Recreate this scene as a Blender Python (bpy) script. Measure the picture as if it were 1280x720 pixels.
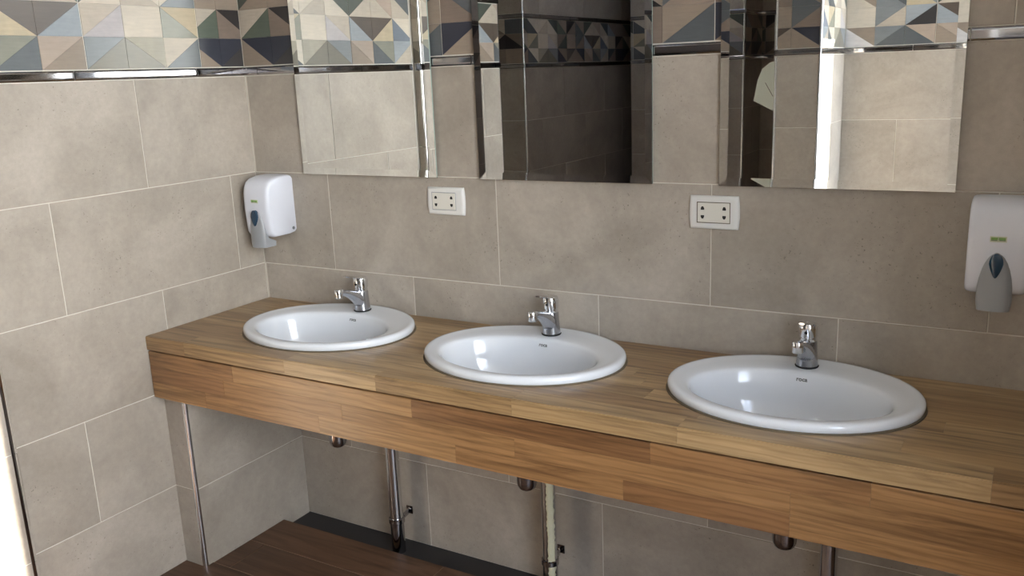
import bpy, bmesh, math, random
from mathutils import Vector, Matrix
random.seed(7)
C = bpy.context.scene.collection
for o in list(bpy.data.objects): bpy.data.objects.remove(o)

# ---------------------------------------------------------------- camera
F = 1109.17
cam_d = bpy.data.cameras.new('camera'); cam = bpy.data.objects.new('camera', cam_d); C.objects.link(cam)
cam_d.sensor_width = 36.0; cam_d.lens = F*36.0/1280.0; cam_d.clip_start = 0.01; cam_d.clip_end = 200
yaw, pitch, roll = 0.5391, -0.2373, -0.0412
fw = Vector((-math.sin(yaw)*math.cos(pitch), math.cos(yaw)*math.cos(pitch), math.sin(pitch)))
r0 = Vector((math.cos(yaw), math.sin(yaw), 0)); u0 = r0.cross(fw)
rr = r0*math.cos(roll) + u0*math.sin(roll); uu = -r0*math.sin(roll) + u0*math.cos(roll)
M = Matrix((rr, uu, -fw)).transposed().to_4x4(); M.translation = Vector((2.1721, -2.0516, 1.4262))
cam.matrix_world = M
bpy.context.scene.camera = cam

# ---------------------------------------------------------------- world, sun, exposure
SUN_DIR = Vector((-1.0, 0.40, -0.52)).normalized()       # the way the light travels
SUN_POWER = 11.0
SKY = 14.0
vs = bpy.context.scene.view_settings
vs.view_transform = 'Standard'; vs.look = 'None'; vs.exposure = 2.08; vs.gamma = 1.0; vs.use_curve_mapping = False
w = bpy.data.worlds.new('sky'); bpy.context.scene.world = w; w.use_nodes = True
nt = w.node_tree; nt.nodes.clear()
out = nt.nodes.new('ShaderNodeOutputWorld'); bg = nt.nodes.new('ShaderNodeBackground'); sky = nt.nodes.new('ShaderNodeTexSky')
sky.sky_type = 'HOSEK_WILKIE'; sky.sun_direction = -SUN_DIR; sky.turbidity = 3.2; sky.ground_albedo = 0.4
hsv = nt.nodes.new('ShaderNodeHueSaturation'); hsv.inputs['Saturation'].default_value = 0.6
tint = nt.nodes.new('ShaderNodeMix'); tint.data_type = 'RGBA'; tint.blend_type = 'MULTIPLY'; tint.inputs[0].default_value = 1.0; tint.inputs[7].default_value = (0.94, 0.96, 1.06, 1)
bg.inputs['Strength'].default_value = SKY
nt.links.new(sky.outputs[0], hsv.inputs['Color']); nt.links.new(hsv.outputs[0], tint.inputs[6]); nt.links.new(tint.outputs[2], bg.inputs['Color']); nt.links.new(bg.outputs[0], out.inputs['Surface'])
sd = bpy.data.lights.new('sun', 'SUN'); sd.energy = SUN_POWER; sd.angle = 0.002; sd.color = (1.0, 0.94, 0.84)
so = bpy.data.objects.new('sun', sd); C.objects.link(so); so.location = (6, -4, 4)
so.rotation_euler = SUN_DIR.to_track_quat('-Z', 'Y').to_euler()
OPEN_X, OPEN_Y0, OPEN_Y1, OPEN_Z = 3.2, -3.0, -0.95, 2.59
SILL = 0.80
FILL_OPEN = (-0.60, -0.03, 2.12, 2.58)                          # high opening added for light from above: y0, y1, z0, z1
for nm, ya, yb, za_, zb_ in (('daylight_portal', OPEN_Y0, OPEN_Y1, SILL, OPEN_Z), ('fill_opening_portal',) + FILL_OPEN):
    pd = bpy.data.lights.new(nm, 'AREA'); pd.shape = 'RECTANGLE'; pd.size = zb_-za_; pd.size_y = yb-ya
    po = bpy.data.objects.new(nm, pd); C.objects.link(po); po.location = (OPEN_X+0.22, (ya+yb)/2, (za_+zb_)/2)
    po.rotation_euler = (0, math.radians(90), 0)
    pd.cycles.is_portal = True

pd = bpy.data.lights.new('passage_fill_portal', 'AREA'); pd.shape = 'RECTANGLE'; pd.size = 0.30; pd.size_y = 0.70  # portal for the roof slot added to brighten the passage
po = bpy.data.objects.new('passage_fill_portal', pd); C.objects.link(po); po.location = (0.17, -3.05, 2.76); pd.cycles.is_portal = True
# ---------------------------------------------------------------- helpers
def srgb(r, g, b, a=1.0):
    f = lambda c: ((c/255+0.055)/1.055)**2.4 if c/255 > 0.04045 else c/255/12.92
    return (f(r), f(g), f(b), a)

def link(o, parent=None):
    C.objects.link(o)
    if parent: o.parent = parent
    return o

def mesh_obj(name, me, mats, parent=None, mat4=None):
    if mats is not None and not me.materials:
        for m in (mats if isinstance(mats, (list, tuple)) else [mats]): me.materials.append(m)
    o = bpy.data.objects.new(name, me)
    link(o, parent)
    if mat4 is not None: o.matrix_local = mat4
    return o

def obj(name, bm, mats, parent=None, mat4=None, smooth=False, angle=None):
    bmesh.ops.recalc_face_normals(bm, faces=bm.faces)
    me = bpy.data.meshes.new(name); bm.to_mesh(me); bm.free()
    if smooth:
        for p in me.polygons: p.use_smooth = True
        if angle:
            try: me.set_sharp_from_angle(angle=math.radians(angle))
            except Exception: pass
    return mesh_obj(name, me, mats, parent, mat4)

def tag(o, label=None, cat=None, group=None, kind=None):
    if label: o['label'] = label
    if cat: o['category'] = cat
    if group: o['group'] = group
    if kind: o['kind'] = kind
    return o

def thing(name, label, cat, loc=(0, 0, 0), rotz=0, group=None):
    o = bpy.data.objects.new(name, None); link(o); o.location = loc; o.rotation_euler = (0, 0, rotz)
    o.empty_display_size = 0.05
    return tag(o, label, cat, group)

def add_box(bm, x0, x1, y0, y1, z0, z1, bevel=0.0, seg=2, mi=0):
    vs_ = [bm.verts.new(p) for p in ((x0,y0,z0),(x1,y0,z0),(x1,y1,z0),(x0,y1,z0),(x0,y0,z1),(x1,y0,z1),(x1,y1,z1),(x0,y1,z1))]
    fs = []
    for q in ((3,2,1,0),(4,5,6,7),(0,1,5,4),(1,2,6,5),(2,3,7,6),(3,0,4,7)):
        f = bm.faces.new([vs_[i] for i in q]); f.material_index = mi; fs.append(f)
    if bevel > 0:
        es = list({e for f in fs for e in f.edges})
        r = bmesh.ops.bevel(bm, geom=es, offset=bevel, segments=seg, profile=0.5, affect='EDGES')
        for f in r['faces']: f.material_index = mi
    return fs

def ring(bm, pts): return [bm.verts.new(p) for p in pts]
def bridge(bm, a, b, mi=0, close=True):
    n = len(a)
    for i in range(n if close else n-1):
        j = (i+1) % n
        f = bm.faces.new((a[i], a[j], b[j], b[i])); f.material_index = mi; f.smooth = True
def loft(bm, rings, cap0=True, cap1=True, mi=0):
    R = [ring(bm, r) for r in rings]
    for a, b in zip(R, R[1:]): bridge(bm, a, b, mi)
    if cap0: bm.faces.new(list(reversed(R[0]))).material_index = mi
    if cap1: bm.faces.new(R[-1]).material_index = mi
    return R
def circ(c, r, n=24, ax='z', ry=None):
    ry = r if ry is None else ry; P = []
    for i in range(n):
        t = 2*math.pi*i/n; a, b = r*math.cos(t), ry*math.sin(t)
        P.append({'z': (c[0]+a, c[1]+b, c[2]), 'y': (c[0]+a, c[1], c[2]+b), 'x': (c[0], c[1]+a, c[2]+b)}[ax])
    return P
def lathe(bm, prof, c=(0,0), n=32, mi=0, cap0=True, cap1=True):
    return loft(bm, [circ((c[0], c[1], z), r, n) for r, z in prof], cap0, cap1, mi)

def new_mat(name):
    m = bpy.data.materials.new(name); m.use_nodes = True
    return m, m.node_tree, m.node_tree.nodes['Principled BSDF']
def setp(b, **k):
    for n, v in k.items(): b.inputs[n.replace('_', ' ')].default_value = v
def simple(name, col, rough=0.5, metal=0.0, spec=0.5, **k):
    m, t, b = new_mat(name); setp(b, Base_Color=col, Roughness=rough, Metallic=metal)
    b.inputs['Specular IOR Level'].default_value = spec
    for n, v in k.items(): b.inputs[n.replace('_', ' ')].default_value = v
    return m
def node(t, typ, **props):
    n = t.nodes.new(typ)
    for k, v in props.items(): setattr(n, k, v)
    return n
def ramp(t, fac, stops):
    r = node(t, 'ShaderNodeValToRGB'); e = r.color_ramp.elements
    while len(e) > 1: e.remove(e[-1])
    e[0].position, e[0].color = stops[0]
    for p, c in stops[1:]:
        x = e.new(p); x.color = c
    t.links.new(fac, r.inputs[0]); return r.outputs[0]
def mix(t, a, b, fac, mode='MIX'):
    m = node(t, 'ShaderNodeMix', data_type='RGBA', blend_type=mode)
    for i, v in ((0, fac), (6, a), (7, b)):
        if hasattr(v, 'links') or isinstance(v, bpy.types.NodeSocket): t.links.new(v, m.inputs[i])
        else: m.inputs[i].default_value = v
    return m.outputs[2]
def coords(t, scale=(1, 1, 1), per_object=True):
    tc = node(t, 'ShaderNodeTexCoord'); mp = node(t, 'ShaderNodeMapping'); mp.inputs['Scale'].default_value = scale
    t.links.new(tc.outputs['Object'], mp.inputs['Vector'])
    if per_object:
        oi = node(t, 'ShaderNodeObjectInfo'); vm = node(t, 'ShaderNodeVectorMath', operation='SCALE')
        vm.inputs[0].default_value = (17.3, 9.1, 23.7); t.links.new(oi.outputs['Random'], vm.inputs['Scale'])
        t.links.new(vm.outputs[0], mp.inputs['Location'])
    return mp.outputs[0]
def noise(t, vec, scale, detail=4, rough=0.55, dist=0.0):
    n = node(t, 'ShaderNodeTexNoise'); n.inputs['Scale'].default_value = scale; n.inputs['Detail'].default_value = detail
    n.inputs['Roughness'].default_value = rough; n.inputs['Distortion'].default_value = dist
    t.links.new(vec, n.inputs['Vector']); return n.outputs['Fac']

# ---------------------------------------------------------------- materials
def cement_tile(name, c0, c1, rough=0.42):
    m, t, b = new_mat(name); v = coords(t)
    big = noise(t, v, 4.0, 6, 0.6, 0.6); fine = noise(t, v, 60, 5, 0.7); pit = noise(t, v, 170, 2, 0.5); zone = noise(t, v, 7, 2)
    col = ramp(t, big, [(0.30, c0), (0.70, c1)])
    col = mix(t, col, ramp(t, fine, [(0.3, (0.80, 0.80, 0.80, 1)), (0.7, (1.06, 1.06, 1.06, 1))]), 0.55, 'MULTIPLY')
    pm = node(t, 'ShaderNodeMath', operation='MULTIPLY')
    pr = ramp(t, pit, [(0.66, (0, 0, 0, 1)), (0.74, (1, 1, 1, 1))]); zr = ramp(t, zone, [(0.48, (0, 0, 0, 1)), (0.62, (1, 1, 1, 1))])
    t.links.new(pr, pm.inputs[0]); t.links.new(zr, pm.inputs[1])
    fm = node(t, 'ShaderNodeMath', operation='MULTIPLY'); fm.inputs[1].default_value = 0.6; t.links.new(pm.outputs[0], fm.inputs[0])
    col = mix(t, col, srgb(70, 62, 54), fm.outputs[0])
    oi = node(t, 'ShaderNodeObjectInfo')
    tone = ramp(t, oi.outputs['Random'], [(0, (0.94, 0.94, 0.94, 1)), (1, (1.04, 1.04, 1.04, 1))])
    col = mix(t, col, tone, 1.0, 'MULTIPLY')
    t.links.new(col, b.inputs['Base Color'])
    rg = node(t, 'ShaderNodeMapRange'); rg.inputs[3].default_value = rough-0.06; rg.inputs[4].default_value = rough+0.12
    t.links.new(big, rg.inputs[0]); t.links.new(rg.outputs[0], b.inputs['Roughness'])
    bp = node(t, 'ShaderNodeBump'); bp.inputs['Strength'].default_value = 0.06; bp.inputs['Distance'].default_value = 0.002
    t.links.new(fine, bp.inputs['Height']); t.links.new(bp.outputs[0], b.inputs['Normal'])
    return m
M_TILE = cement_tile('cement_tile', srgb(154, 144, 132), srgb(181, 171, 158))
M_GROUT = simple('grout', srgb(214, 208, 196), 0.9)

def wood(name, scale=(1.6, 26, 26), coat=0.25, rough=0.38):
    m, t, b = new_mat(name); v = coords(t, scale)
    g1 = noise(t, v, 1.0, 7, 0.66, 1.6); v2 = coords(t, (scale[0]*2.2, scale[1]*3.2, scale[2]*3.2)); g2 = noise(t, v2, 1.0, 3, 0.6)
    v3 = coords(t, (scale[0]*0.8, scale[1]*0.34, scale[2]*0.34)); wv = node(t, 'ShaderNodeTexWave', wave_type='RINGS')
    wv.inputs['Scale'].default_value = 2.6; wv.inputs['Distortion'].default_value = 9.0; wv.inputs['Detail'].default_value = 3
    t.links.new(v3, wv.inputs['Vector'])
    oi = node(t, 'ShaderNodeObjectInfo')
    col = mix(t, oi.outputs['Color'], ramp(t, g1, [(0.34, (0.50, 0.46, 0.41, 1)), (0.50, (0.92, 0.90, 0.87, 1)), (0.68, (1.12, 1.10, 1.06, 1))]), 0.95, 'MULTIPLY')
    col = mix(t, col, ramp(t, g2, [(0.35, (0.74, 0.71, 0.66, 1)), (0.6, (1.03, 1.03, 1.03, 1))]), 0.6, 'MULTIPLY')
    col = mix(t, col, ramp(t, wv.outputs['Fac'], [(0.0, (0.66, 0.61, 0.55, 1)), (0.45, (1, 1, 1, 1))]), 0.6, 'MULTIPLY')
    t.links.new(col, b.inputs['Base Color']); b.inputs['Roughness'].default_value = rough
    b.inputs['Coat Weight'].default_value = coat; b.inputs['Coat Roughness'].default_value = 0.25
    bp = node(t, 'ShaderNodeBump'); bp.inputs['Strength'].default_value = 0.08; bp.inputs['Distance'].default_value = 0.001
    t.links.new(g2, bp.inputs['Height']); t.links.new(bp.outputs[0], b.inputs['Normal'])
    return m
M_WOOD = wood('butcher_block_wood')
M_PLANK = wood('wood_look_plank', (1.2, 14, 14), 0.0, 0.5)
M_GAP = simple('gap_shade_dark', srgb(36, 28, 22), 0.9)  # near-black tone standing in for shade in the gap under the top
M_CER = simple('white_ceramic', srgb(220, 223, 227), 0.09, spec=0.6)
M_CHROME = simple('chrome', (0.80, 0.81, 0.83, 1), 0.07, 1.0)
M_CHROME2 = simple('limescaled_chrome', (0.50, 0.51, 0.54, 1), 0.22, 1.0)
M_SATIN = simple('satin_trim_metal', (0.82, 0.84, 0.88, 1), 0.22, 1.0)
M_DCHROME = simple('dark_chrome', (0.42, 0.41, 0.42, 1), 0.06, 1.0)
M_MIRROR = simple('mirror_silver', (0.92, 0.935, 0.925, 1), 0.0, 1.0)
M_MEDGE = simple('mirror_glass_edge', srgb(150, 165, 155), 0.25)
M_BACKP = simple('mirror_backing_paint', srgb(90, 92, 95), 0.6)
M_WHITE = simple('white_plastic', srgb(214, 216, 224), 0.25)
M_PLATE = simple('white_plate_plastic', srgb(216, 214, 209), 0.3)
M_CREAM = simple('cream_plastic', srgb(214, 210, 199), 0.35)
M_GREYP = simple('grey_plastic', srgb(146, 148, 150), 0.3)
M_LOCK = simple('lock_grey', srgb(104, 106, 110), 0.4)
M_BLUE = simple('blue_window_plastic', srgb(32, 58, 78), 0.12)
M_BLACK = simple('black_hole', srgb(14, 13, 13), 0.7)
M_GREEN = simple('green_print', srgb(122, 158, 84), 0.5)
M_PALEG = simple('label_film', srgb(190, 192, 168), 0.4)
M_INK = simple('dark_ink', srgb(96, 98, 96), 0.5)
M_CEIL = simple('white_ceiling_paint', srgb(240, 240, 238), 0.85)
M_SEAL = simple('sealant', srgb(96, 84, 66), 0.7)
M_FILM = simple('cream_protective_film', srgb(214, 208, 178), 0.45)
M_DARKPL = simple('dark_channel_tile', srgb(48, 46, 46), 0.6)
M_ROD = simple('painted_steel', srgb(190, 190, 188), 0.4)
M_PAVE = simple('pale_paving', srgb(205, 198, 186), 0.85)

PAL = {}
def pm_(name, r, g, b):
    m, t, bs = new_mat('pattern_'+name); v = coords(t); n1 = noise(t, v, 9, 5, 0.6, 0.5); v2 = coords(t, (1, 1, 9)); n2 = noise(t, v2, 22, 3)
    c = srgb(r, g, b)
    col = mix(t, c, ramp(t, n1, [(0.3, (0.84, 0.85, 0.86, 1)), (0.7, (1.12, 1.10, 1.07, 1))]), 0.8, 'MULTIPLY')
    col = mix(t, col, ramp(t, n2, [(0.3, (0.90, 0.90, 0.90, 1)), (0.7, (1.05, 1.05, 1.05, 1))]), 0.7, 'MULTIPLY')
    t.links.new(col, bs.inputs['Base Color']); bs.inputs['Roughness'].default_value = 0.36
    PAL[name] = (len(PAL), m)
for a in (('cream', 198, 188, 172), ('beige', 178, 167, 152), ('pinkbeige', 164, 148, 134), ('yellow', 184, 169, 142),
          ('taupe', 142, 128, 114), ('olive', 112, 107, 95), ('greengrey', 132, 131, 118), ('paleolive', 156, 150, 134),
          ('lilac', 174, 168, 168), ('lightblue', 146, 152, 156), ('blue', 112, 120, 130), ('bluegrey', 122, 126, 128),
          ('slate', 88, 92, 94), ('darkgreen', 74, 80, 72), ('navy', 50, 52, 62), ('charcoal', 58, 56, 56),
          ('darkbrown', 86, 76, 68), ('black', 42, 38, 38), ('brown', 122, 108, 97), ('white', 206, 202, 200), ('green', 88, 96, 84)): pm_(*a)
PAL_MATS = [None]*len(PAL)
for i_, m_ in PAL.values(): PAL_MATS[i_] = m_

# cell = (diagonal, first colour, second colour): '/' upper left, lower right; '\\' lower left, upper right; 's' one colour
DES = {
 'A': [[('/', 'bluegrey', 'olive'), ('\\', 'olive', 'paleolive'), ('/', 'cream', 'slate')],
       [('/', 'beige', 'lilac'), ('s', 'cream'), ('\\', 'greengrey', 'yellow')],
       [('/', 'darkgreen', 'cream'), ('\\', 'beige', 'cream'), ('/', 'cream', 'slate')]],
 'B': [[('\\', 'beige', 'lightblue'), ('/', 'greengrey', 'slate'), ('/', 'pinkbeige', 'taupe')],
       [('/', 'cream', 'blue'), ('\\', 'yellow', 'darkbrown'), ('/', 'darkbrown', 'lightblue')],
       [('/', 'slate', 'beige'), ('/', 'pinkbeige', 'beige'), ('\\', 'beige', 'darkgreen')]],
 'C': [[('\\', 'taupe', 'navy'), ('/', 'navy', 'charcoal'), ('\\', 'taupe', 'slate')],
       [('/', 'beige', 'green'), ('\\', 'brown', 'black'), ('s', 'beige')],
       [('/', 'darkgreen', 'taupe'), ('s', 'taupe'), ('/', 'taupe', 'lightblue')]],
 'D': [[('/', 'navy', 'taupe'), ('\\', 'taupe', 'darkbrown'), ('/', 'brown', 'navy')],
       [('\\', 'brown', 'slate'), ('s', 'taupe'), ('\\', 'darkgreen', 'brown')],
       [('/', 'taupe', 'slate'), ('\\', 'brown', 'black'), ('/', 'taupe', 'green')]],
 'E': [[('s', 'taupe'), ('s', 'brown'), ('/', 'taupe', 'slate')],
       [('/', 'brown', 'black'), ('\\', 'black', 'taupe'), ('/', 'slate', 'taupe')],
       [('s', 'slate'), ('/', 'beige', 'brown'), ('\\', 'taupe', 'black')]],
 'G': [[('/', 'pinkbeige', 'slate'), ('\\', 'slate', 'bluegrey'), ('/', 'taupe', 'white')],
       [('\\', 'charcoal', 'lightblue'), ('\\', 'beige', 'bluegrey'), ('s', 'cream')],
       [('/', 'bluegrey', 'yellow'), ('/', 'slate', 'bluegrey'), ('/', 'taupe', 'cream')]],
}

# ---------------------------------------------------------------- tiled walls
T_IN = 0.0022
tile_cache = {}
def tile_mesh(w_, h_):
    k = (round(w_, 4), round(h_, 4))
    if k in tile_cache: return tile_cache[k]
    c = 0.0009; bm = bmesh.new()
    a = ring(bm, [(c, 0, c), (w_-c, 0, c), (w_-c, 0, h_-c), (c, 0, h_-c)])
    b = ring(bm, [(0, c, 0), (w_, c, 0), (w_, c, h_), (0, c, h_)])
    d = ring(bm, [(0, T_IN, 0), (w_, T_IN, 0), (w_, T_IN, h_), (0, T_IN, h_)])
    bm.faces.new(a)
    for p, q in ((a, b), (b, d)):
        for i in range(4): bm.faces.new((p[i], q[i], q[(i+1) % 4], p[(i+1) % 4]))
    bm.faces.new(list(reversed(d)))
    bmesh.ops.recalc_face_normals(bm, faces=bm.faces)
    me = bpy.data.meshes.new('tile'); bm.to_mesh(me); bm.free(); me.materials.append(M_TILE)
    tile_cache[k] = me; return me

def clip_poly(P, lo, hi):
    for side in (0, 1):
        Q = []
        for i in range(len(P)):
            a, b = P[i], P[(i+1) % len(P)]
            ia = a[0] >= lo-1e-9 if side == 0 else a[0] <= hi+1e-9
            ib = b[0] >= lo-1e-9 if side == 0 else b[0] <= hi+1e-9
            lim = lo if side == 0 else hi
            if ia: Q.append(a)
            if ia != ib:
                s = (lim-a[0])/(b[0]-a[0]); Q.append((lim, a[1]+s*(b[1]-a[1])))
        P = Q
        if len(P) < 3: return []
    return P
pat_cache = {}
def pattern_mesh(des, lo, hi, cw, ch):
    k = (des, round(lo, 4), round(hi, 4))
    if k in pat_cache: return pat_cache[k]
    g = 0.0011; bm = bmesh.new(); lo2, hi2 = lo+g, hi-g; H = 3*ch
    for r in range(3):
        for c in range(3):
            x0, x1, z0, z1 = c*cw, (c+1)*cw, r*ch, (r+1)*ch
            if r == 0: z0 += g
            if r == 2: z1 -= g
            cell = DES[des][r][c]
            if cell[0] == 's': tris = [(cell[1], [(x0, z0), (x1, z0), (x1, z1), (x0, z1)])]
            elif cell[0] == '/': tris = [(cell[1], [(x0, z0), (x1, z1), (x0, z1)]), (cell[2], [(x0, z0), (x1, z0), (x1, z1)])]
            else: tris = [(cell[1], [(x0, z0), (x1, z0), (x0, z1)]), (cell[2], [(x1, z0), (x1, z1), (x0, z1)])]
            for col, P in tris:
                P = clip_poly(P, lo2, hi2)
                if len(P) < 3: continue
                # each facet stands a hair off its neighbours, its outline a fine recessed line
                cx_ = sum(p[0] for p in P)/len(P); cz_ = sum(p[1] for p in P)/len(P)
                Pi = [(p[0]+(cx_-p[0])*0.012, p[1]+(cz_-p[1])*0.012) for p in P]
                a = [bm.verts.new((p[0], 0, p[1])) for p in Pi]; b = [bm.verts.new((p[0], T_IN, p[1])) for p in P]
                f = bm.faces.new(a); f.material_index = PAL[col][0]
                for i in range(len(a)):
                    f = bm.faces.new((a[i], b[i], b[(i+1) % len(a)], a[(i+1) % len(a)])); f.material_index = PAL[col][0]
                bm.faces.new(list(reversed(b))).material_index = PAL[col][0]
    bmesh.ops.recalc_face_normals(bm, faces=bm.faces)
    me = bpy.data.meshes.new('patterned_tile'); bm.to_mesh(me); bm.free()
    for m in PAL_MATS: me.materials.append(m)
    pat_cache[k] = me; return me

list_cache = {}
def listello_mesh(L):
    k = round(L, 4)
    if k in list_cache: return list_cache[k]
    bm = bmesh.new(); g = 0.0014; h = 0.027
    prof = [(T_IN, 0.001), (-0.001, 0.001), (-0.0045, 0.0045), (-0.005, 0.008), (-0.0045, 0.0205), (-0.004, 0.0225), (-0.0022, 0.0230), (-0.0035, 0.0245), (-0.001, 0.0262), (T_IN, 0.0262)]
    a = ring(bm, [(g, p[0], p[1]) for p in prof]); b = ring(bm, [(L-g, p[0], p[1]) for p in prof])
    for i in range(len(prof)): bm.faces.new((a[i], b[i], b[(i+1) % len(prof)], a[(i+1) % len(prof)]))
    bm.faces.new(a); bm.faces.new(list(reversed(b)))
    bmesh.ops.recalc_face_normals(bm, faces=bm.faces)
    me = bpy.data.meshes.new('listello'); bm.to_mesh(me); bm.free(); me.materials.append(M_DCHROME)
    list_cache[k] = me; return me

ROWS = [(-0.046, 0.253, 1), (0.253, 0.552, 0), (0.552, 0.852, 1), (0.852, 1.151, 0), (1.151, 1.451, 1)]
TW, GR = 0.602, 0.0026
def frame(O, u):
    u = Vector((u[0], u[1], 0)).normalized(); z = Vector((0, 0, 1)); y = z.cross(u)
    m = Matrix((u, y, z)).transposed().to_4x4(); m.translation = Vector(O); return m
def tiled_face(parent, O, u, L, off, zmin=-0.03, zmax=2.6, band=None, single=False, shift=0, lj=None, hole=None):
    """tiles from O (z = 0) along u for length L; parent sits at the world origin; off = place of a joint in the even rows"""
    Mf = frame(O, u)
    def put(name, me, a, z):
        return mesh_obj(name, me, None, parent, Mf @ Matrix.Translation((a, 0, z)))
    rows = [(a, b, k) for a, b, k in ROWS]
    z = 1.759; k = 0
    rows_up = []
    while z < zmax: rows_up.append((z, z+0.299, k)); z += 0.299; k ^= 1
    def row(a, b, k, l0=0.0, l1=L):
        a2, b2 = max(a, zmin), min(b, zmax)
        if b2-a2 < 0.01: return
        if single: put('tile', tile_mesh(l1-l0-GR, b2-a2-GR), l0+GR/2, a2+GR/2); return
        j = off + (TW/2 if (k ^ shift) else 0)
        x = j - math.ceil((j-l0)/TW)*TW
        while x < l1-0.004:
            x0, x1 = max(x, l0), min(x+TW, l1)
            if x1-x0 > 0.006:
                g0 = GR/2
                put('tile', tile_mesh(x1-x0-GR, b2-a2-GR), x0+g0, a2+g0)
            x += TW
    for a, b, k in rows: row(a, b, k)
    for a, b, k in rows_up: row(a, b, k)
    if zmax > 1.46:
        band_end = L if band is None or 'end' not in band else band['end']
        for z0, j0, l1 in ((1.4515, lj if lj is not None else 0.0, L), (1.7325, (lj or 0.0)+0.13, band_end)):
            x = j0 - math.ceil(j0/0.395)*0.395
            while x < l1-0.004:
                x0, x1 = max(x, 0), min(x+0.395, l1)
                if x1-x0 > 0.006: put('listello', listello_mesh(x1-x0), x0, z0)
                x += 0.395
        if band:
            cw, ch = band.get('cw', 0.1253), 0.0842; x = band['start']; i = 0; seq = band['seq']
            for des, xs, lo_, hi_ in band.get('items', []):
                put('patterned_tile', pattern_mesh(des, lo_-xs, hi_-xs, cw, ch), xs, 1.4795)
            while x < band_end-0.004 and not band.get('items'):
                x0, x1 = max(x, 0), min(x+3*cw, band_end)
                if x1-x0 > 0.006: put('patterned_tile', pattern_mesh(seq[i % len(seq)], x0-x, x1-x, cw, ch), x, 1.4795)
                x += 3*cw; i += 1
        if band_end < L: row(1.4795, 1.7785, 0, band_end, L)

def slab(name, x0, x1, y0, y1, z0, z1, mat=M_GROUT):
    bm = bmesh.new(); add_box(bm, x0, x1, y0, y1, z0, z1); o = obj(name, bm, mat); return tag(o, kind='structure')
G = 0.0018   # grout lies this far behind the tile faces
ZT = 2.6

# wall behind the basins
wb = slab('wall_back', -0.2, 2.62, G, 0.15, -0.20, ZT)
tiled_face(wb, (0, 0, 0), (1, 0), 2.5, 0.3045, band={'start': 0.0, 'seq': ['C', 'E', 'D', 'E', 'D'], 'cw': 0.1259, 'end': 1.888}, lj=0.06)
# left wall, a pilaster on it, then its end towards the dark passage
wl = slab('wall_left', -0.15, -G, -1.578, 0.0, -0.20, ZT)
tiled_face(wl, (0, -0.9, 0), (0, 1), 0.9, 0.9-0.1056, band={'start': 0, 'seq': [], 'cw': 0.1253, 'items': [('B', -0.018, 0.0, 0.358), ('A', 0.358, 0.358, 0.734), ('C', 0.687, 0.734, 0.9)]}, lj=0.9-0.19)
for pt in list(wl.children): pass
wp = slab('wall_pilaster', -0.01, 0.03-G, -1.30, -0.916-G, -0.03, ZT)
tiled_face(wp, (0.03, -1.30, 0), (0, 1), 0.384, 0.1, band={'start': 0, 'seq': ['G', 'A']})
tiled_face(wp, (0, -0.916, 0), (1, 0), 0.03, 0.7, band={'start': -0.16, 'seq': ['A', 'B']})
wl2 = bpy.data.objects.new('wall_left_end', None)
tiled_face(wl, (0, -1.578, 0), (0, 1), 0.278, 0.45, band={'start': -0.2, 'seq': ['B', 'A']}, lj=0.05)
bpy.data.objects.remove(wl2)
# boxed-out pipe casing under the counter
wx = slab('wall_casing', -0.01, 0.087-G, -0.453+G, 0.0, -0.20, 0.5485)
tiled_face(wx, (0.087, -0.453, 0), (0, 1), 0.453, 0.70, zmin=-0.06, zmax=0.5485, single=True)
tiled_face(wx, (0, -0.453, 0), (1, 0), 0.087, 0.70, zmin=-0.06, zmax=0.5485, single=True)
# partition added out of view beyond the counter, to shade the back wall's right
ws = slab('shade_partition', 2.5+G, 2.6, -1.05, 0.0, -0.03, 2.0)
tiled_face(ws, (2.5, 0, 0), (0, -1), 1.05, 0.3, zmax=2.0, band={'start': 0, 'seq': ['A', 'D']})
# wall behind the camera with its jutting pier, and the nook by the doorway
wf = slab('wall_front', 1.17+G, 1.95, -4.1, -2.4-G, -0.03, ZT)
tiled_face(wf, (1.95, -2.4, 0), (-1, 0), 0.59, 0.35, band={'start': -0.163, 'seq': ['B', 'G']}, shift=0, lj=0.3)
wq = slab('wall_pier', 1.17+G, 1.36-G, -2.41, -1.9-G, -0.03, ZT)
tiled_face(wq, (1.36, -1.9, 0), (-1, 0), 0.19, 0.5, band={'start': 0, 'seq': ['D', 'A']})
tiled_face(wq, (1.36, -2.4, 0), (0, 1), 0.5, 0.25, band={'start': 0.0, 'seq': ['A', 'B']})
tiled_face(wq, (1.17, -1.9, 0), (0, -1), 0.5, 0.25, band={'start': 0.0, 'seq': ['C', 'B']})
tiled_face(wf, (1.17, -2.4, 0), (0, -1), 1.7, 0.3, band={'start': 0.0, 'seq': ['D', 'E']})
wn = slab('wall_nook', 1.95, 3.5, -3.15, -3.0-G, -0.03, ZT)
tiled_face(wn, (3.2, -3.0, 0), (-1, 0), 1.25, 0.3, band={'start': 0.0, 'seq': ['G', 'A']})
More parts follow.
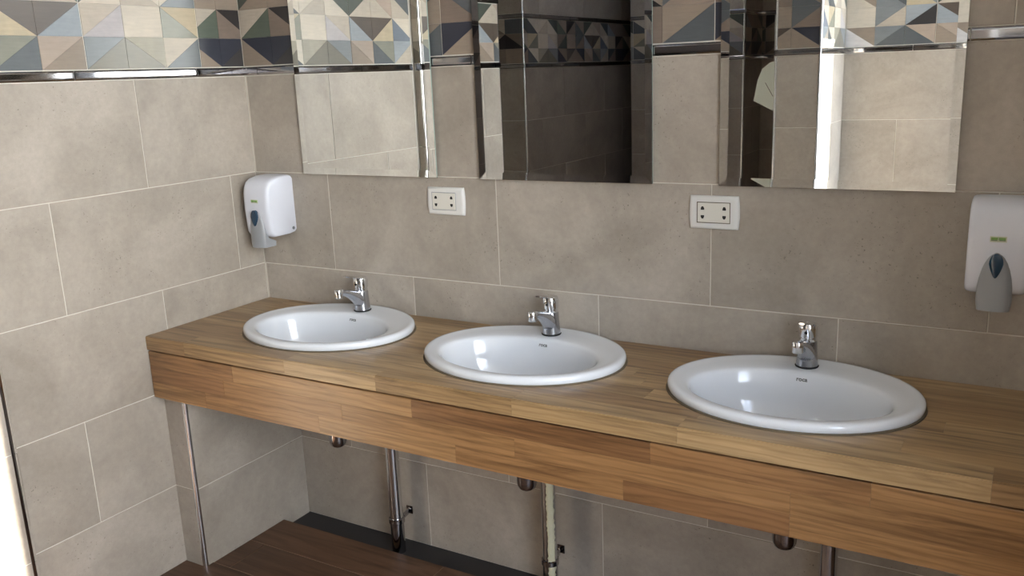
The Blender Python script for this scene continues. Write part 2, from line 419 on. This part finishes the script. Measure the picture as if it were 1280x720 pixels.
# wall with the doorway to the open air
wr = slab('wall_right', 3.2, 3.4, OPEN_Y1, 0.15, -0.03, FILL_OPEN[2])
slab('wall_right_upper', 3.2, 3.4, OPEN_Y1, FILL_OPEN[0], FILL_OPEN[2], ZT, M_CEIL)
slab('wall_right_corner', 3.2, 3.4, FILL_OPEN[1], 0.15, FILL_OPEN[2], ZT, M_CEIL)
tiled_face(wr, (3.2-G, 0, 0), (0, -1), -OPEN_Y1, 0.3, zmax=FILL_OPEN[2], band={'start': 0.0, 'seq': ['G', 'A']})
slab('wall_right_sill', 3.2, 3.4, OPEN_Y0-0.15, OPEN_Y1, -0.03, SILL, M_CEIL)
slab('wall_right_lintel', 3.2, 3.4, OPEN_Y0-0.15, OPEN_Y1, OPEN_Z, ZT, M_CEIL)
slab('wall_right_back', 2.6, 3.2, 0.0, 0.15, -0.03, ZT, M_CEIL)
# the dark passage seen in the mirrors
we = slab('wall_recess', -1.6, -0.45, -4.9, -2.6-G, -0.03, ZT)
tiled_face(we, (-0.45, -2.6, 0), (-1, 0), 1.1, 0.3, band={'start': 0.0, 'seq': ['E', 'C', 'D']})
tiled_face(we, (-0.45+G, -4.9, 0), (0, 1), 2.3, 0.3, band={'start': 0.0, 'seq': ['D', 'A', 'C', 'B']})
wk = slab('wall_passage', -0.25, 0.52, -4.9, -3.7-G, -0.03, ZT)
tiled_face(wk, (0.52, -3.7, 0), (-1, 0), 0.77, 0.2, band={'start': 0.0, 'seq': ['A']})
tiled_face(wk, (0.52+G, -4.1, 0), (0, 1), 0.4, 0.2, band={'start': 0.0, 'seq': ['C']})
wz = slab('wall_passage_end', -0.5, 1.05, -5.0, -4.9, -0.03, ZT)
wj = slab('wall_passage_side', 0.5, 1.2, -4.3, -4.1-G, -0.03, ZT)
tiled_face(wj, (1.17, -4.1, 0), (-1, 0), 0.65, 0.2, band={'start': 0.0, 'seq': ['D']})
slab('wall_recess_side', -1.75, -1.6, -2.7, -1.5, -0.03, ZT)
slab('wall_recess_back', -1.75, -0.15, -1.578, -1.45, -0.03, ZT)
SK = (0.02, 0.32, -3.40, -2.70)                             # roof slot added to let sky light into the passage
bm = bmesh.new()
for x0, x1, y0, y1 in ((-1.8, SK[0], -5.1, 0.2), (SK[1], 3.45, -5.1, 0.2), (SK[0], SK[1], -5.1, SK[2]), (SK[0], SK[1], SK[3], 0.2)): add_box(bm, x0, x1, y0, y1, ZT, ZT+0.15)
tag(obj('ceiling', bm, M_CEIL), kind='structure')

# chrome corner trims
def trim(name, x, y, sx, sy, z0=0.0, z1=ZT, s=0.0065, mat=None):
    """L-shaped corner profile: a bright bead on each arris with a groove between"""
    bm = bmesh.new(); n = 8; cx_, cy_ = x-sx*s, y-sy*s; e = 0.0016
    def arc(r, z): return [(cx_+sx*r*math.sin(math.pi/2*k/n), cy_+sy*r*math.cos(math.pi/2*k/n), z) for k in range(n+1)]
    out_ = [[(x-sx*s-sx*0.003, y+sy*e, z), (x-sx*s-sx*0.003, y+sy*e-sy*0.004, z)] for z in (z0, z1)]
    A = [arc(s+e, z)+[(cx_+sx*(s+e), cy_-sy*0.003, z), (cx_+sx*(s-0.002), cy_-sy*0.003, z)]+list(reversed(arc(s-0.002, z)))+[(cx_-sx*0.003, cy_+sy*(s-0.002), z), (cx_-sx*0.003, cy_+sy*(s+e), z)] for z in (z0, z1)]
    loft(bm, A)
    for f in bm.faces: f.smooth = True
    return tag(obj(name, bm, mat or M_SATIN, smooth=True, angle=35), kind='structure')
trim('trim_1', 0.087, -0.453, 1, -1, 0.0, 0.5485)
trim('trim_2', 0.03, -0.916, 1, 1, s=0.011, mat=M_DCHROME)
trim('trim_3', 0.0, -1.578, 1, -1)
trim('trim_4', 1.36, -1.9, 1, 1)
trim('trim_5', 1.17, -1.9, -1, 1)
trim('trim_6', -0.45, -2.6, 1, 1)
trim('trim_7', 0.52, -3.7, 1, 1)
trim('trim_8', 0.03, -1.30, 1, -1)

# floor: a sunk channel along the back wall and wood-look planks in front of it
bm = bmesh.new(); add_box(bm, -1.8, 3.45, -5.1, 0.2, -0.2, -0.03); add_box(bm, -1.8, 3.45, -5.1, -0.125, -0.03, -0.0015, mi=1)
fl = tag(obj('floor', bm, [M_DARKPL, simple('floor_grout', srgb(150, 128, 106), 0.9)]), kind='structure')
for r in range(20):
    y1 = -0.122-0.15*r; y0 = y1-0.15; x = [-0.158, -0.745, -0.45, -1.0][r % 4]
    while x < 3.2:
        x0, x1 = max(x, -0.12 if r > 1 else 0.087), min(x+0.9, 3.2)
        if x1-x0 > 0.02:
            bm = bmesh.new(); add_box(bm, 0.0013, x1-x0-0.0013, 0.0013, 0.15-0.0013, 0, 0.009, 0.0006, 1)
            p = obj('plank', bm, M_PLANK, fl, Matrix.Translation((x0, y0, -0.009)))
            t_ = random.random(); p.color = [srgb(104, 76, 57), srgb(90, 66, 50), srgb(114, 86, 66)][int(t_*3)]
        x += 0.9
bm = bmesh.new(); add_box(bm, 3.4, 30, -20, 20, -0.2, -0.05)
tag(obj('ground', bm, M_PAVE), kind='structure')
slab('sun_blocker', 16, 16.4, -7.345, -5.0, -0.06, 9.7, M_CEIL)   # unseen slab added only to keep the sun off the basin wall

# ---------------------------------------------------------------- counter
ZC, ZG, ZA, YF = 0.734, 0.694, 0.5495, -0.487
SINKS = [0.457, 1.099, 1.757]; SY, SA, SB, RIM = -0.217, 0.265, 0.209, 0.021
TOPC = [srgb(170, 142, 103), srgb(163, 134, 95), srgb(178, 150, 110), srgb(150, 120, 84), srgb(168, 138, 98)]
APC = [srgb(160, 122, 80), srgb(150, 112, 73), srgb(168, 131, 88), srgb(138, 101, 66), srgb(156, 118, 77)]  # same wood as the top; the front's shade is put into these tones
ct = thing('vanity_counter', 'long butcher-block wooden vanity top holding three white oval basins', 'counter', (0, -0.2435, ZG))
def ct_local(): return Matrix.Translation((0, 0.2435, -ZG))
cut_me = {}
for sx in SINKS:
    bm = bmesh.new(); lathe_r = [circ((sx, SY-0.01, z), 0.243, 64, ry=0.186) for z in (ZG-0.02, ZC+0.02)]
    loft(bm, lathe_r); bmesh.ops.recalc_face_normals(bm, faces=bm.faces)
    me = bpy.data.meshes.new('cut'); bm.to_mesh(me); bm.free(); cut_me[sx] = me
NR = 8; SWD = 0.487/NR; TL = 2.5
staves = []
for r in range(NR):
    y0 = YF+r*SWD; x = 0.002-random.choice((0, .1, .2, .3)); last = None
    while x < TL:
        L = random.choice((0.30, 0.38, 0.46, 0.55, 0.62)); x0, x1 = max(x, 0.002), min(x+L, TL-0.002); x += L
        if x1-x0 < 0.02: continue
        g = 0.00015
        bm = bmesh.new(); add_box(bm, x0+g, x1-g, y0+g, y0+SWD-g, ZG, ZC)
        if r == 0:
            es = [e for e in bm.edges if all(abs(v.co.y-y0-g) < 1e-6 and v.co.z > ZC-1e-5 for v in e.verts)]
            bmesh.ops.bevel(bm, geom=es, offset=0.002, segments=2, affect='EDGES')
        o = obj('stave', bm, M_WOOD, ct, ct_local())
        hit = [s for s in SINKS if x1 > s-0.245 and x0 < s+0.245 and y0+SWD > SY-0.01-0.188 and y0 < SY-0.01+0.188]
        for s in hit:
            cu = bpy.data.objects.new('cut', cut_me[s]); C.objects.link(cu)
            md = o.modifiers.new('b', 'BOOLEAN'); md.operation = 'DIFFERENCE'; md.object = cu; md.solver = 'EXACT'
            bpy.context.view_layer.update()
            o.matrix_local = ct_local(); cu.matrix_world = Matrix.Identity(4)
            bpy.context.view_layer.update()
            me = bpy.data.meshes.new_from_object(o.evaluated_get(bpy.context.evaluated_depsgraph_get()))
            o.modifiers.clear(); o.data = me; bpy.data.objects.remove(cu)
        if len(o.data.polygons) == 0: bpy.data.objects.remove(o); continue
        c = random.choice([q for q in TOPC if q != last]); last = c
        bm = bmesh.new(); bm.from_mesh(o.data); seen = set(); isl = []
        for v in bm.verts:
            if v in seen: continue
            st, grp = [v], set()
            while st:
                a = st.pop()
                if a in grp: continue
                grp.add(a); st.extend(e.other_vert(a) for e in a.link_edges)
            seen |= grp; isl.append({q.index for q in grp})
        bm.free(); src = o.data; bpy.data.objects.remove(o)
        for ids in isl:
            if len(ids) < 4: continue
            bm = bmesh.new(); bm.from_mesh(src); bm.verts.ensure_lookup_table()
            bmesh.ops.delete(bm, geom=[v for v in bm.verts if v.index not in ids], context='VERTS')
            me = bpy.data.meshes.new('stave'); bm.to_mesh(me); bm.free()
            me.transform(Matrix.Translation((-(x0+x1)/2, -y0, -ZG)))
            if not me.materials: me.materials.append(M_WOOD)
            p = mesh_obj('stave', me, None, ct, ct_local() @ Matrix.Translation(((x0+x1)/2, y0, ZG))); p.color = c
for s in SINKS: bpy.data.meshes.remove(cut_me[s])

ap = thing('counter_apron', 'tall wooden front board of glued strips hanging under the vanity top', 'panel', (0, YF, ZA))
NA = 3; AH = (ZG-0.0045-ZA)/NA
for r in range(NA):
    z0 = ZA+r*AH; x = 0.005-[0.2, 0.12, 0.42][r]; last = None
    while x < TL:
        L = random.choice((0.34, 0.42, 0.5, 0.6)); x0, x1 = max(x, 0.005), min(x+L, TL-0.002); x += L
        if x1-x0 < 0.02: continue
        bm = bmesh.new(); g = 0.00015; add_box(bm, -(x1-x0)/2+g, (x1-x0)/2-g, 0, 0.02, g, AH-g)
        if r == NA-1:
            es = [e for e in bm.edges if all(v.co.y < 1e-6 and v.co.z > AH-g-1e-5 for v in e.verts)]
            bmesh.ops.bevel(bm, geom=es, offset=0.0015, segments=1, affect='EDGES')
        o = obj('stave', bm, M_WOOD, ap, Matrix.Translation(((x0+x1)/2, 0.001, z0-ZA)))
        c = random.choice([q for q in APC if q != last]); last = c; o.color = c
bm = bmesh.new(); add_box(bm, 0.005, TL-0.002, 0.021, 0.05, ZG-0.0035-ZA-0.03, ZG-ZA)
obj('fixing_rail', bm, M_GAP, ap)  # rail coloured dark so the gap above the apron reads as shade

# ---------------------------------------------------------------- basins
def text_mesh(body, size, extrude=0.0002):
    cu = bpy.data.curves.new('t', 'FONT'); cu.body = body; cu.size = size; cu.extrude = extrude; cu.align_x = 'CENTER'; cu.align_y = 'CENTER'; cu.resolution_u = 3; cu.offset = size*0.02
    o = bpy.data.objects.new('t', cu); C.objects.link(o); bpy.context.view_layer.update()
    me = bpy.data.meshes.new_from_object(o.evaluated_get(bpy.context.evaluated_depsgraph_get()))
    bpy.data.objects.remove(o); bpy.data.curves.remove(cu); me.materials.clear(); return me
LOGO = text_mesh('roca', 0.0135); LOGO.materials.append(M_INK)
NS = 72
BC, BA, BB = -0.031, 0.212, 0.143          # bowl mouth: centre offset in y, half axes
def basin(x, label):
    t = thing('washbasin', label, 'sink', (x, SY, ZC), 0, 'white oval basins in the wooden counter')
    bm = bmesh.new()
    prof = []                               # (centre y, a, b, z)
    for ins, z in ((0.012, 0.0), (0.0035, 0.0005), (0.0015, 0.003), (0.0, 0.008), (0.0, 0.0135), (0.0015, 0.0175), (0.005, 0.0203), (0.010, 0.0212), (0.016, 0.0208), (0.022, 0.0196)):
        prof.append((0.0, SA-ins, SB-ins, z))
    for s, z in ((0.35, 0.0190), (0.7, 0.0180), (0.92, 0.0165)):
        prof.append((BC*s, (SA-0.022)*(1-s)+(BA+0.002)*s, (SB-0.022)*(1-s)+(BB+0.002)*s, z))
    prof += [(BC, BA-0.001, BB-0.001, 0.0140), (BC, BA-0.005, BB-0.004, 0.0080), (BC, BA-0.0125, BB-0.0095, -0.010)]
    for k in range(1, 9):
        q = k/8.0; f = math.cos(q*math.pi/2)**0.62 if k < 8 else 0.0
        prof.append((BC+0.0*q, max(0.022, (BA-0.014)*f), max(0.022, (BB-0.011)*f), -0.010-0.125*math.sin(q*math.pi/2)**1.05))
    R = loft(bm, [circ((0, c, z), a, NS, ry=b) for c, a, b, z in prof], cap0=False, cap1=False)
    # under side
    und = [(0.0, SA-0.028, SB-0.028, 0.0)]
    for k in range(0, 9):
        q = k/8.0; f = math.cos(q*math.pi/2)**0.6 if k < 8 else 0.0
        und.append((BC, max(0.026, (BA+0.004)*f), max(0.026, (BB+0.004)*f), -0.012-0.137*math.sin(q*math.pi/2)))
    U = loft(bm, [circ((0, c, z), a, NS, ry=b) for c, a, b, z in und], cap0=False, cap1=False)
    bridge(bm, U[0], R[0]); bridge(bm, R[-1], U[-1])
    bo = obj('basin_bowl', bm, M_CER, t, smooth=True)
    bm = bmesh.new()                        # old line of sealant round the rim
    loft(bm, [circ((0, 0, z), a, NS, ry=b) for a, b, z in ((SA-0.004, SB-0.004, 0.0), (SA+0.0035, SB+0.0035, 0.0001), (SA+0.0015, SB+0.0015, 0.0022), (SA-0.004, SB-0.004, 0.003))], False, False)
    obj('sealant', bm, M_SEAL, t, smooth=True)
    bm = bmesh.new(); lathe(bm, [(0.024, -0.1345), (0.026, -0.132), (0.021, -0.1305), (0.014, -0.133), (0.006, -0.1335)], (0, BC), 28)
    obj('drain', bm, M_CHROME, t, smooth=True)
    # printed name on the steep rear face of the bowl
    lm = Matrix.Translation((0.001, 0.1035, 0.0005)) @ Matrix.Rotation(math.radians(66), 4, 'X')
    mesh_obj('logo', LOGO, None, t, lm)
    return t
basin(SINKS[0], 'white oval ceramic basin nearest the left wall, set in the wooden counter')
basin(SINKS[1], 'white oval ceramic basin in the middle of the three in the wooden counter')
basin(SINKS[2], 'white oval ceramic basin furthest right, largest in view, dull film in bowl')

# ---------------------------------------------------------------- taps
def superell(cx, cy, z, a, b, n=24, e=2.6):
    P = []
    for i in range(n):
        t = 2*math.pi*i/n; c, s = math.cos(t), math.sin(t)
        P.append((cx+a*math.copysign(abs(c)**(2/e), c), cy+b*math.copysign(abs(s)**(2/e), s), z))
    return P
def tap(x, label):
    t = thing('basin_tap', label, 'tap', (x, -0.067, ZC+0.0185), 0, 'chrome mixer taps on the basins')
    bm = bmesh.new()
    loft(bm, [circ((0, 0, z), r, 28) for r, z in ((0.0255, 0.0), (0.0265, 0.002), (0.0245, 0.004))]); 
    obj('base_ring', bm, M_BLACK, t, smooth=True, angle=30)
    bm = bmesh.new()                        # body flares at the foot and leans into the spout
    loft(bm, [circ((0, cy, z), rx, 28, ry=ry) for cy, z, rx, ry in ((0, 0.003, 0.0245, 0.0245), (0, 0.010, 0.0238, 0.0240), (-0.0005, 0.022, 0.0225, 0.0235),
              (-0.001, 0.036, 0.0215, 0.0235), (-0.001, 0.048, 0.021, 0.0225), (0, 0.057, 0.0205, 0.0212), (0, 0.061, 0.0195, 0.0195))])
    def sp(y, z, rx, rz): return [(rx*math.cos(2*math.pi*i/24), y, z+rz*math.sin(2*math.pi*i/24)) for i in range(24)]
    loft(bm, [sp(-0.002, 0.030, 0.0195, 0.028), sp(-0.016, 0.036, 0.0192, 0.0275), sp(-0.030, 0.047, 0.0176, 0.0215), sp(-0.048, 0.0585, 0.0150, 0.0150),
              sp(-0.066, 0.0675, 0.0132, 0.0110), sp(-0.084, 0.0735, 0.0122, 0.0085), sp(-0.098, 0.0765, 0.0115, 0.0072), sp(-0.106, 0.0775, 0.009, 0.005)])
    obj('tap_body', bm, M_CHROME2, t, smooth=True, angle=50)
    bm = bmesh.new(); lathe(bm, [(0.0105, 0.060), (0.0118, 0.0615), (0.0118, 0.072), (0.0128, 0.0725), (0.0130, 0.083), (0.0118, 0.0855), (0.006, 0.0865)], (0, -0.098), 24)
    obj('aerator', bm, M_CHROME, t, smooth=True, angle=35)
    bm = bmesh.new(); lathe(bm, [(0.0185, 0.059), (0.0198, 0.062), (0.0198, 0.067), (0.0182, 0.0685), (0.0182, 0.0705), (0.0212, 0.072), (0.0220, 0.092), (0.0216, 0.098), (0.0185, 0.1025), (0.011, 0.1045), (0.002, 0.105)], (0, 0), 28)
    hd = obj('handle_cap', bm, M_CHROME, t, smooth=True, angle=35)
    bm = bmesh.new()                        # thin lever reaching forward from the cap
    loft(bm, [[(sx_*wd, y, z+dz) for sx_, dz in ((-1, -th*0.5), (-0.6, -th), (0.6, -th), (1, -th*0.5), (1, th*0.3), (0.6, th), (-0.6, th), (-1, th*0.3))]
              for y, z, wd, th in ((0.004, 0.0995, 0.0150, 0.0050), (-0.016, 0.1030, 0.0150, 0.0050), (-0.034, 0.1080, 0.0130, 0.0040), (-0.052, 0.1135, 0.0115, 0.0034), (-0.064, 0.1165, 0.0095, 0.0030), (-0.069, 0.1175, 0.006, 0.0020))])
    obj('lever', bm, M_CHROME, t, smooth=True, angle=40)
    bm = bmesh.new(); loft(bm, [circ((0, y, 0.084), 0.0036, 12, ax='y') for y in (-0.0205, -0.0226)])
    obj('screw_cover', bm, M_BLACK, t)
    return t
tap(0.459, 'chrome single-lever mixer tap on the leftmost basin beside the left wall')
tap(1.101, 'chrome single-lever mixer tap on the middle basin')
tap(1.758, 'chrome single-lever mixer tap on the rightmost basin, seen nearly head on')

# ---------------------------------------------------------------- under the counter
def bottle_trap(x, label):
    t = thing('bottle_trap', label, 'pipe', (x, SY-0.005, 0.372), 0, 'chrome bottle traps under the counter')
    bm = bmesh.new(); lathe(bm, [(0.004, 0.0), (0.014, 0.002), (0.022, 0.008), (0.0262, 0.018), (0.0270, 0.028), (0.0270, 0.050), (0.0290, 0.051), (0.0290, 0.066), (0.0270, 0.068), (0.0270, 0.115), (0.018, 0.122)], (0, 0), 28)
    obj('trap_cup', bm, M_DCHROME, t, smooth=True, angle=35)
    bm = bmesh.new(); lathe(bm, [(0.016, 0.12), (0.016, 0.22)], (0, 0), 24); obj('tail_pipe', bm, M_CHROME, t, smooth=True, angle=40)
    return t
bottle_trap(SINKS[0], 'rounded chrome trap end peeking below the apron under the leftmost basin')
bottle_trap(SINKS[1], 'rounded chrome trap end peeking below the apron under the middle basin')
bottle_trap(SINKS[2], 'rounded chrome trap end peeking below the apron under the rightmost basin')

def waste_pipe(x, label, film=False, zc=0.078):
    t = thing('waste_pipe', label, 'pipe', (x, -0.07, -0.03), 0, 'upright chrome pipes by the back wall')
    R_ = 0.0215
    bm = bmesh.new(); lathe(bm, [(R_, 0.0), (R_, zc+0.03)], (0, 0), 32); obj('lower_tube', bm, M_DCHROME, t, smooth=True, angle=40)
    bm = bmesh.new(); lathe(bm, [(R_-0.001, zc+0.03), (R_-0.001, 0.60)], (0, 0), 32); obj('pipe_tube', bm, M_CHROME, t, smooth=True, angle=40)
    bm = bmesh.new(); lathe(bm, [(R_+0.001, zc+0.022), (R_+0.0035, zc+0.024), (R_+0.0035, zc+0.038), (R_+0.001, zc+0.040)], (0, 0), 32)
    cl = obj('pipe_clip', bm, M_DCHROME, t, smooth=True, angle=35)
    bm = bmesh.new()
    pts = [(0.006, 0.018), (0.004, 0.036), (0.001, 0.054), (-0.002, 0.069)]
    loft(bm, [[(px-0.002, py, zc+0.024), (px+0.003, py, zc+0.024), (px+0.003, py, zc+0.040), (px-0.002, py, zc+0.040)] for px, py in pts])
    add_box(bm, -0.013, 0.011, 0.0665, 0.070, zc+0.020, zc+0.046, 0.001, 1)
    obj('clip_arm', bm, M_DCHROME, cl)
    if film:
        random.seed(3); bm = bmesh.new()    # ragged strip of cream film left on the camera side of the tube
        n = 90; A, B = [], []
        for i in range(n):
            z = 0.002+i*(0.595/(n-1)); 
            a0 = math.radians(-78+random.uniform(-6, 6)); a1 = math.radians(-18+random.uniform(-7, 7)); rr_ = R_+0.0006
            A.append([(rr_*math.cos(a0+(a1-a0)*k/4), rr_*math.sin(a0+(a1-a0)*k/4), z) for k in range(5)])
            B.append([((rr_-0.0012)*math.cos(a0+(a1-a0)*k/4), (rr_-0.0012)*math.sin(a0+(a1-a0)*k/4), z) for k in range(5)])
        loft(bm, [a+list(reversed(b)) for a, b in zip(A, B)])
        tag(obj('film_strip', bm, M_FILM, t), 'ragged cream plastic film left on the pipe')
    return t
waste_pipe(0.531, 'upright chrome pipe with clip, left of the three under the counter')
waste_pipe(1.076, 'upright chrome pipe streaked with ragged cream film, under the middle basin', True)
waste_pipe(1.826, 'upright chrome pipe below the rightmost basin, mostly cut off by the frame')

# ---------------------------------------------------------------- mirrors
def mirror(x0, x1, z0, label):
    z1 = z0+0.80; W_, H_ = x1-x0, z1-z0
    t = thing('wall_mirror', label, 'mirror', ((x0+x1)/2, 0, z0), 0, 'frameless mirrors above the basins')
    bw = 0.019; rise = bw*math.tan(math.radians(5.0))
    yf = -0.0110; h = W_/2
    bm = bmesh.new(); vs_ = ring(bm, [(-h+bw, yf, bw), (h-bw, yf, bw), (h-bw, yf, H_-bw), (-h+bw, yf, H_-bw)]); bm.faces.new(vs_)
    v2 = ring(bm, [(-h+bw, yf+0.001, bw), (h-bw, yf+0.001, bw), (h-bw, yf+0.001, H_-bw), (-h+bw, yf+0.001, H_-bw)]); bm.faces.new(list(reversed(v2)))
    for i in range(4): bm.faces.new((vs_[i], v2[i], v2[(i+1) % 4], vs_[(i+1) % 4]))
    obj('mirror_glass', bm, M_MIRROR, t)
    bm = bmesh.new()
    a = ring(bm, [(-h+bw, yf, bw), (h-bw, yf, bw), (h-bw, yf, H_-bw), (-h+bw, yf, H_-bw)])
    b = ring(bm, [(-h, yf-rise, 0), (h, yf-rise, 0), (h, yf-rise, H_), (-h, yf-rise, H_)])
    c = ring(bm, [(-h, yf+0.003, 0), (h, yf+0.003, 0), (h, yf+0.003, H_), (-h, yf+0.003, H_)])
    for i in range(4):
        j = (i+1) % 4
        bm.faces.new((a[i], a[j], b[j], b[i])); f = bm.faces.new((b[i], b[j], c[j], c[i])); f.material_index = 1
    f = bm.faces.new(c); f.material_index = 1
    obj('bevelled_edge', bm, [M_MIRROR, M_MEDGE], t)
    bm = bmesh.new(); add_box(bm, -h+0.03, h-0.03, -0.008, 0.0, 0.03, H_-0.03); obj('backing', bm, M_BACKP, t)
    return t
mirror(0.221, 0.721, 1.1505, 'frameless wall mirror above the leftmost basin, reflecting pale tiled wall')
mirror(0.864, 1.364, 1.1495, 'frameless wall mirror above the middle basin, reflecting a dark passage')
mirror(1.530, 2.030, 1.1500, 'frameless wall mirror above the rightmost basin, its reflection half dark half bright')

# ---------------------------------------------------------------- sockets
def socket(x0, x1, z0, z1, label, off=0.0, cream=False):
    t = thing('wall_socket', label, 'socket', ((x0+x1)/2, 0, (z0+z1)/2), 0, 'double power sockets between the mirrors')
    h, v = (x1-x0)/2, (z1-z0)/2; n = 8
    bm = bmesh.new()                        # plate with gently bowed short sides
    def outline(s, y, bow):
        P = []
        for k in range(n+1): q = -1+2*k/n; P.append((-(h-s)-bow*(1-q*q)+0.002, y, (v-s)*q))
        for k in range(n+1): q = 1-2*k/n; P.append(((h-s)+bow*(1-q*q)-0.002, y, (v-s)*q))
        return P
    loft(bm, [outline(0, 0.0, 0.003), outline(0, -0.003, 0.003), outline(0.0015, -0.0065, 0.003), outline(0.006, -0.0085, 0.002), outline(0.010, -0.009, 0.001)])
    obj('cover_plate', bm, M_PLATE, t, smooth=True, angle=50)
    iw, ih = 0.039, 0.0235
    bm = bmesh.new(); add_box(bm, off-iw-0.0018, off+iw+0.0018, -0.0094, -0.004, -ih-0.0018, ih+0.0018); obj('frame_gap', bm, M_SEAL if cream else M_GREYP, t)
    bm = bmesh.new(); add_box(bm, off-iw, off+iw, -0.0105, -0.004, -ih, ih, 0.0008, 1); sm = obj('socket_insert', bm, M_CREAM, t)
    for sx_ in (-1, 1):
        for sz_ in (-1, 1):
            bm = bmesh.new(); cx_, cz_ = off+sx_*0.0265, sz_*0.0105
            P = [(-0.0042, -0.0040), (0.0042, -0.0040), (0.0042, 0.000), (0.0020, 0.0042), (-0.0020, 0.0042), (-0.0042, 0.000)]
            loft(bm, [[(cx_+p[0], y, cz_+sz_*p[1]) for p in P] for y in (-0.0109, -0.0098)])
            obj('pin_hole', bm, M_BLACK, sm)
    return t
socket(0.680, 0.805, 1.0445, 1.1225, 'white double power socket on the wall between first and second mirrors', -0.004)
socket(1.4565, 1.577, 1.0445, 1.1245, 'white double power socket on the wall between second and third mirrors', 0.0, True)

# ---------------------------------------------------------------- soap dispensers
def dispenser(x, z0, label, D=0.112):
    Wd, H = 0.108, 0.188
    t = thing('soap_dispenser', label, 'dispenser', (x, 0, z0), 0, 'white push-lever soap dispensers on the back wall')
    bm = bmesh.new()
    # side profile (y, z) swept across the width with rounded shoulders
    prof = [(0.0, 0.010), (-0.006, 0.003), (-0.030, 0.0), (-(D-0.022), 0.0), (-(D-0.010), 0.006), (-(D-0.003), 0.018), (-(D-0.001), 0.05), (-(D+0.001), 0.09), (-D, 0.135), (-(D-0.004), 0.155), (-(D-0.013), 0.171), (-(D-0.030), 0.181), (-0.055, 0.186), (-0.012, 0.187), (-0.004, 0.184), (0.0, 0.178)]
    def sec(xx, s):
        P = []
        for y, z in prof:
            P.append((xx, y*(1-s*0.10), 0.09+(z-0.09)*(1-s*0.055)))
        return P
    h = Wd/2
    loft(bm, [sec(-h, 1.0), sec(-h+0.0015, 0.62), sec(-h+0.005, 0.28), sec(-h+0.011, 0.08), sec(-h+0.019, 0.0), sec(0, -0.08), sec(h-0.019, 0.0), sec(h-0.011, 0.08), sec(h-0.005, 0.28), sec(h-0.0015, 0.62), sec(h, 1.0)])
    obj('dispenser_body', bm, M_WHITE, t, smooth=True, angle=50)
    yf = -(D+0.001)
    # push lever: ogive plate, deeper at its foot
    def og(k, n=9):                          # half width at height fraction k
        return 0.0315*math.sqrt(max(0.0, 1-(k)**2.2))
    zs = [-0.030, -0.028, -0.015, 0.0, 0.018, 0.036, 0.053, 0.067, 0.077, 0.083, 0.0865]
    secs = []
    for z in zs:
        k = max(0.0, (z+0.0)/0.0868); wd = max(0.0012, og(k)*(1 if z > -0.02 else 0.93))
        dp = 0.0085+0.004*max(0, 1-k)
        yb = -0.070 if z < 0 else yf+0.012
        m_ = 7; P = []
        for i in range(m_+1):
            a = math.pi*i/m_; P.append((-wd*math.cos(a), yf+0.004-dp*math.sin(a)**0.7*min(1, wd/0.012), z))
        P.append((wd, yb, z)); P.append((-wd, yb, z))
        secs.append(P)
    bm = bmesh.new(); loft(bm, secs); lv = obj('push_lever', bm, M_GREYP, t, smooth=True, angle=45)
    bm = bmesh.new(); n = 24; P1 = []
    for i in range(n):
        a = 2*math.pi*i/n; s = math.sin(a); zz = 0.066+(0.021*s if s > 0 else 0.028*s); ww = 0.0125*math.cos(a)*(1 if s > 0 else (1+0.45*s))
        P1.append((ww, zz))
    loft(bm, [[(p[0], yf+0.002, p[1]) for p in P1], [(p[0], yf-0.0105, p[1]) for p in P1], [(p[0]*0.7, yf-0.0120, 0.066+(p[1]-0.066)*0.7) for p in P1]])
    obj('level_window', bm, M_BLUE, t, smooth=True, angle=40)
    bm = bmesh.new(); add_box(bm, -0.0145, 0.0145, yf-0.0016, yf+0.003, 0.1085, 0.1195); lb = obj('label_plate', bm, M_PALEG, t)
    bm = bmesh.new()
    for xa, xb in ((-0.0125, -0.001), (0.0005, 0.0125)):
        add_box(bm, xa, xb, yf-0.0022, yf-0.0010, 0.1125, 0.1175); 
    obj('green_band', bm, M_GREEN, lb)
    bm = bmesh.new()
    for xa, xb in ((-0.0125, -0.002), (0.002, 0.0125)): add_box(bm, xa, xb, yf-0.0024, yf-0.0010, 0.1112, 0.1124)
    obj('print_line', bm, M_INK, lb)
    bm = bmesh.new(); loft(bm, [circ((xx, -0.013, 0.018), 0.0052, 16, ax='x') for xx in (h-0.003, h+0.0012)]); obj('key_lock', bm, M_LOCK, t)
    return t
dispenser(0.102, 0.9605, 'white soap dispenser with grey lever in the corner by the left wall')
dispenser(2.119, 0.9605, 'white soap dispenser with grey lever right of the third mirror')

# towel dispenser in the passage, seen in the third mirror
t = thing('towel_dispenser', 'pale wedge-shaped paper towel dispenser reflected in the rightmost mirror', 'dispenser', (1.17, -2.0, 1.205), 0)
bm = bmesh.new()
P = [(0.0, 0.0), (-0.115, 0.058), (-0.098, 0.150), (-0.080, 0.195), (-0.045, 0.222), (0.0, 0.232)]
loft(bm, [[(p[0], y, p[1]) for p in P] for y in (-0.26, 0.0)])
obj('dispenser_cover', bm, simple('pale_green_plastic', srgb(222, 232, 224), 0.3), t)
bm = bmesh.new(); loft(bm, [[(-0.03, y, 0.075), (-0.065, y, 0.135), (-0.0635, y, 0.1365), (-0.0285, y, 0.0765)] for y in (0.0, 0.0012)]); obj('side_slot', bm, M_BLACK, t)
bm = bmesh.new(); add_box(bm, -0.03, 0.0, -0.02, -0.001, 0.225, 0.42); obj('mounting_post', bm, M_ROD, t)
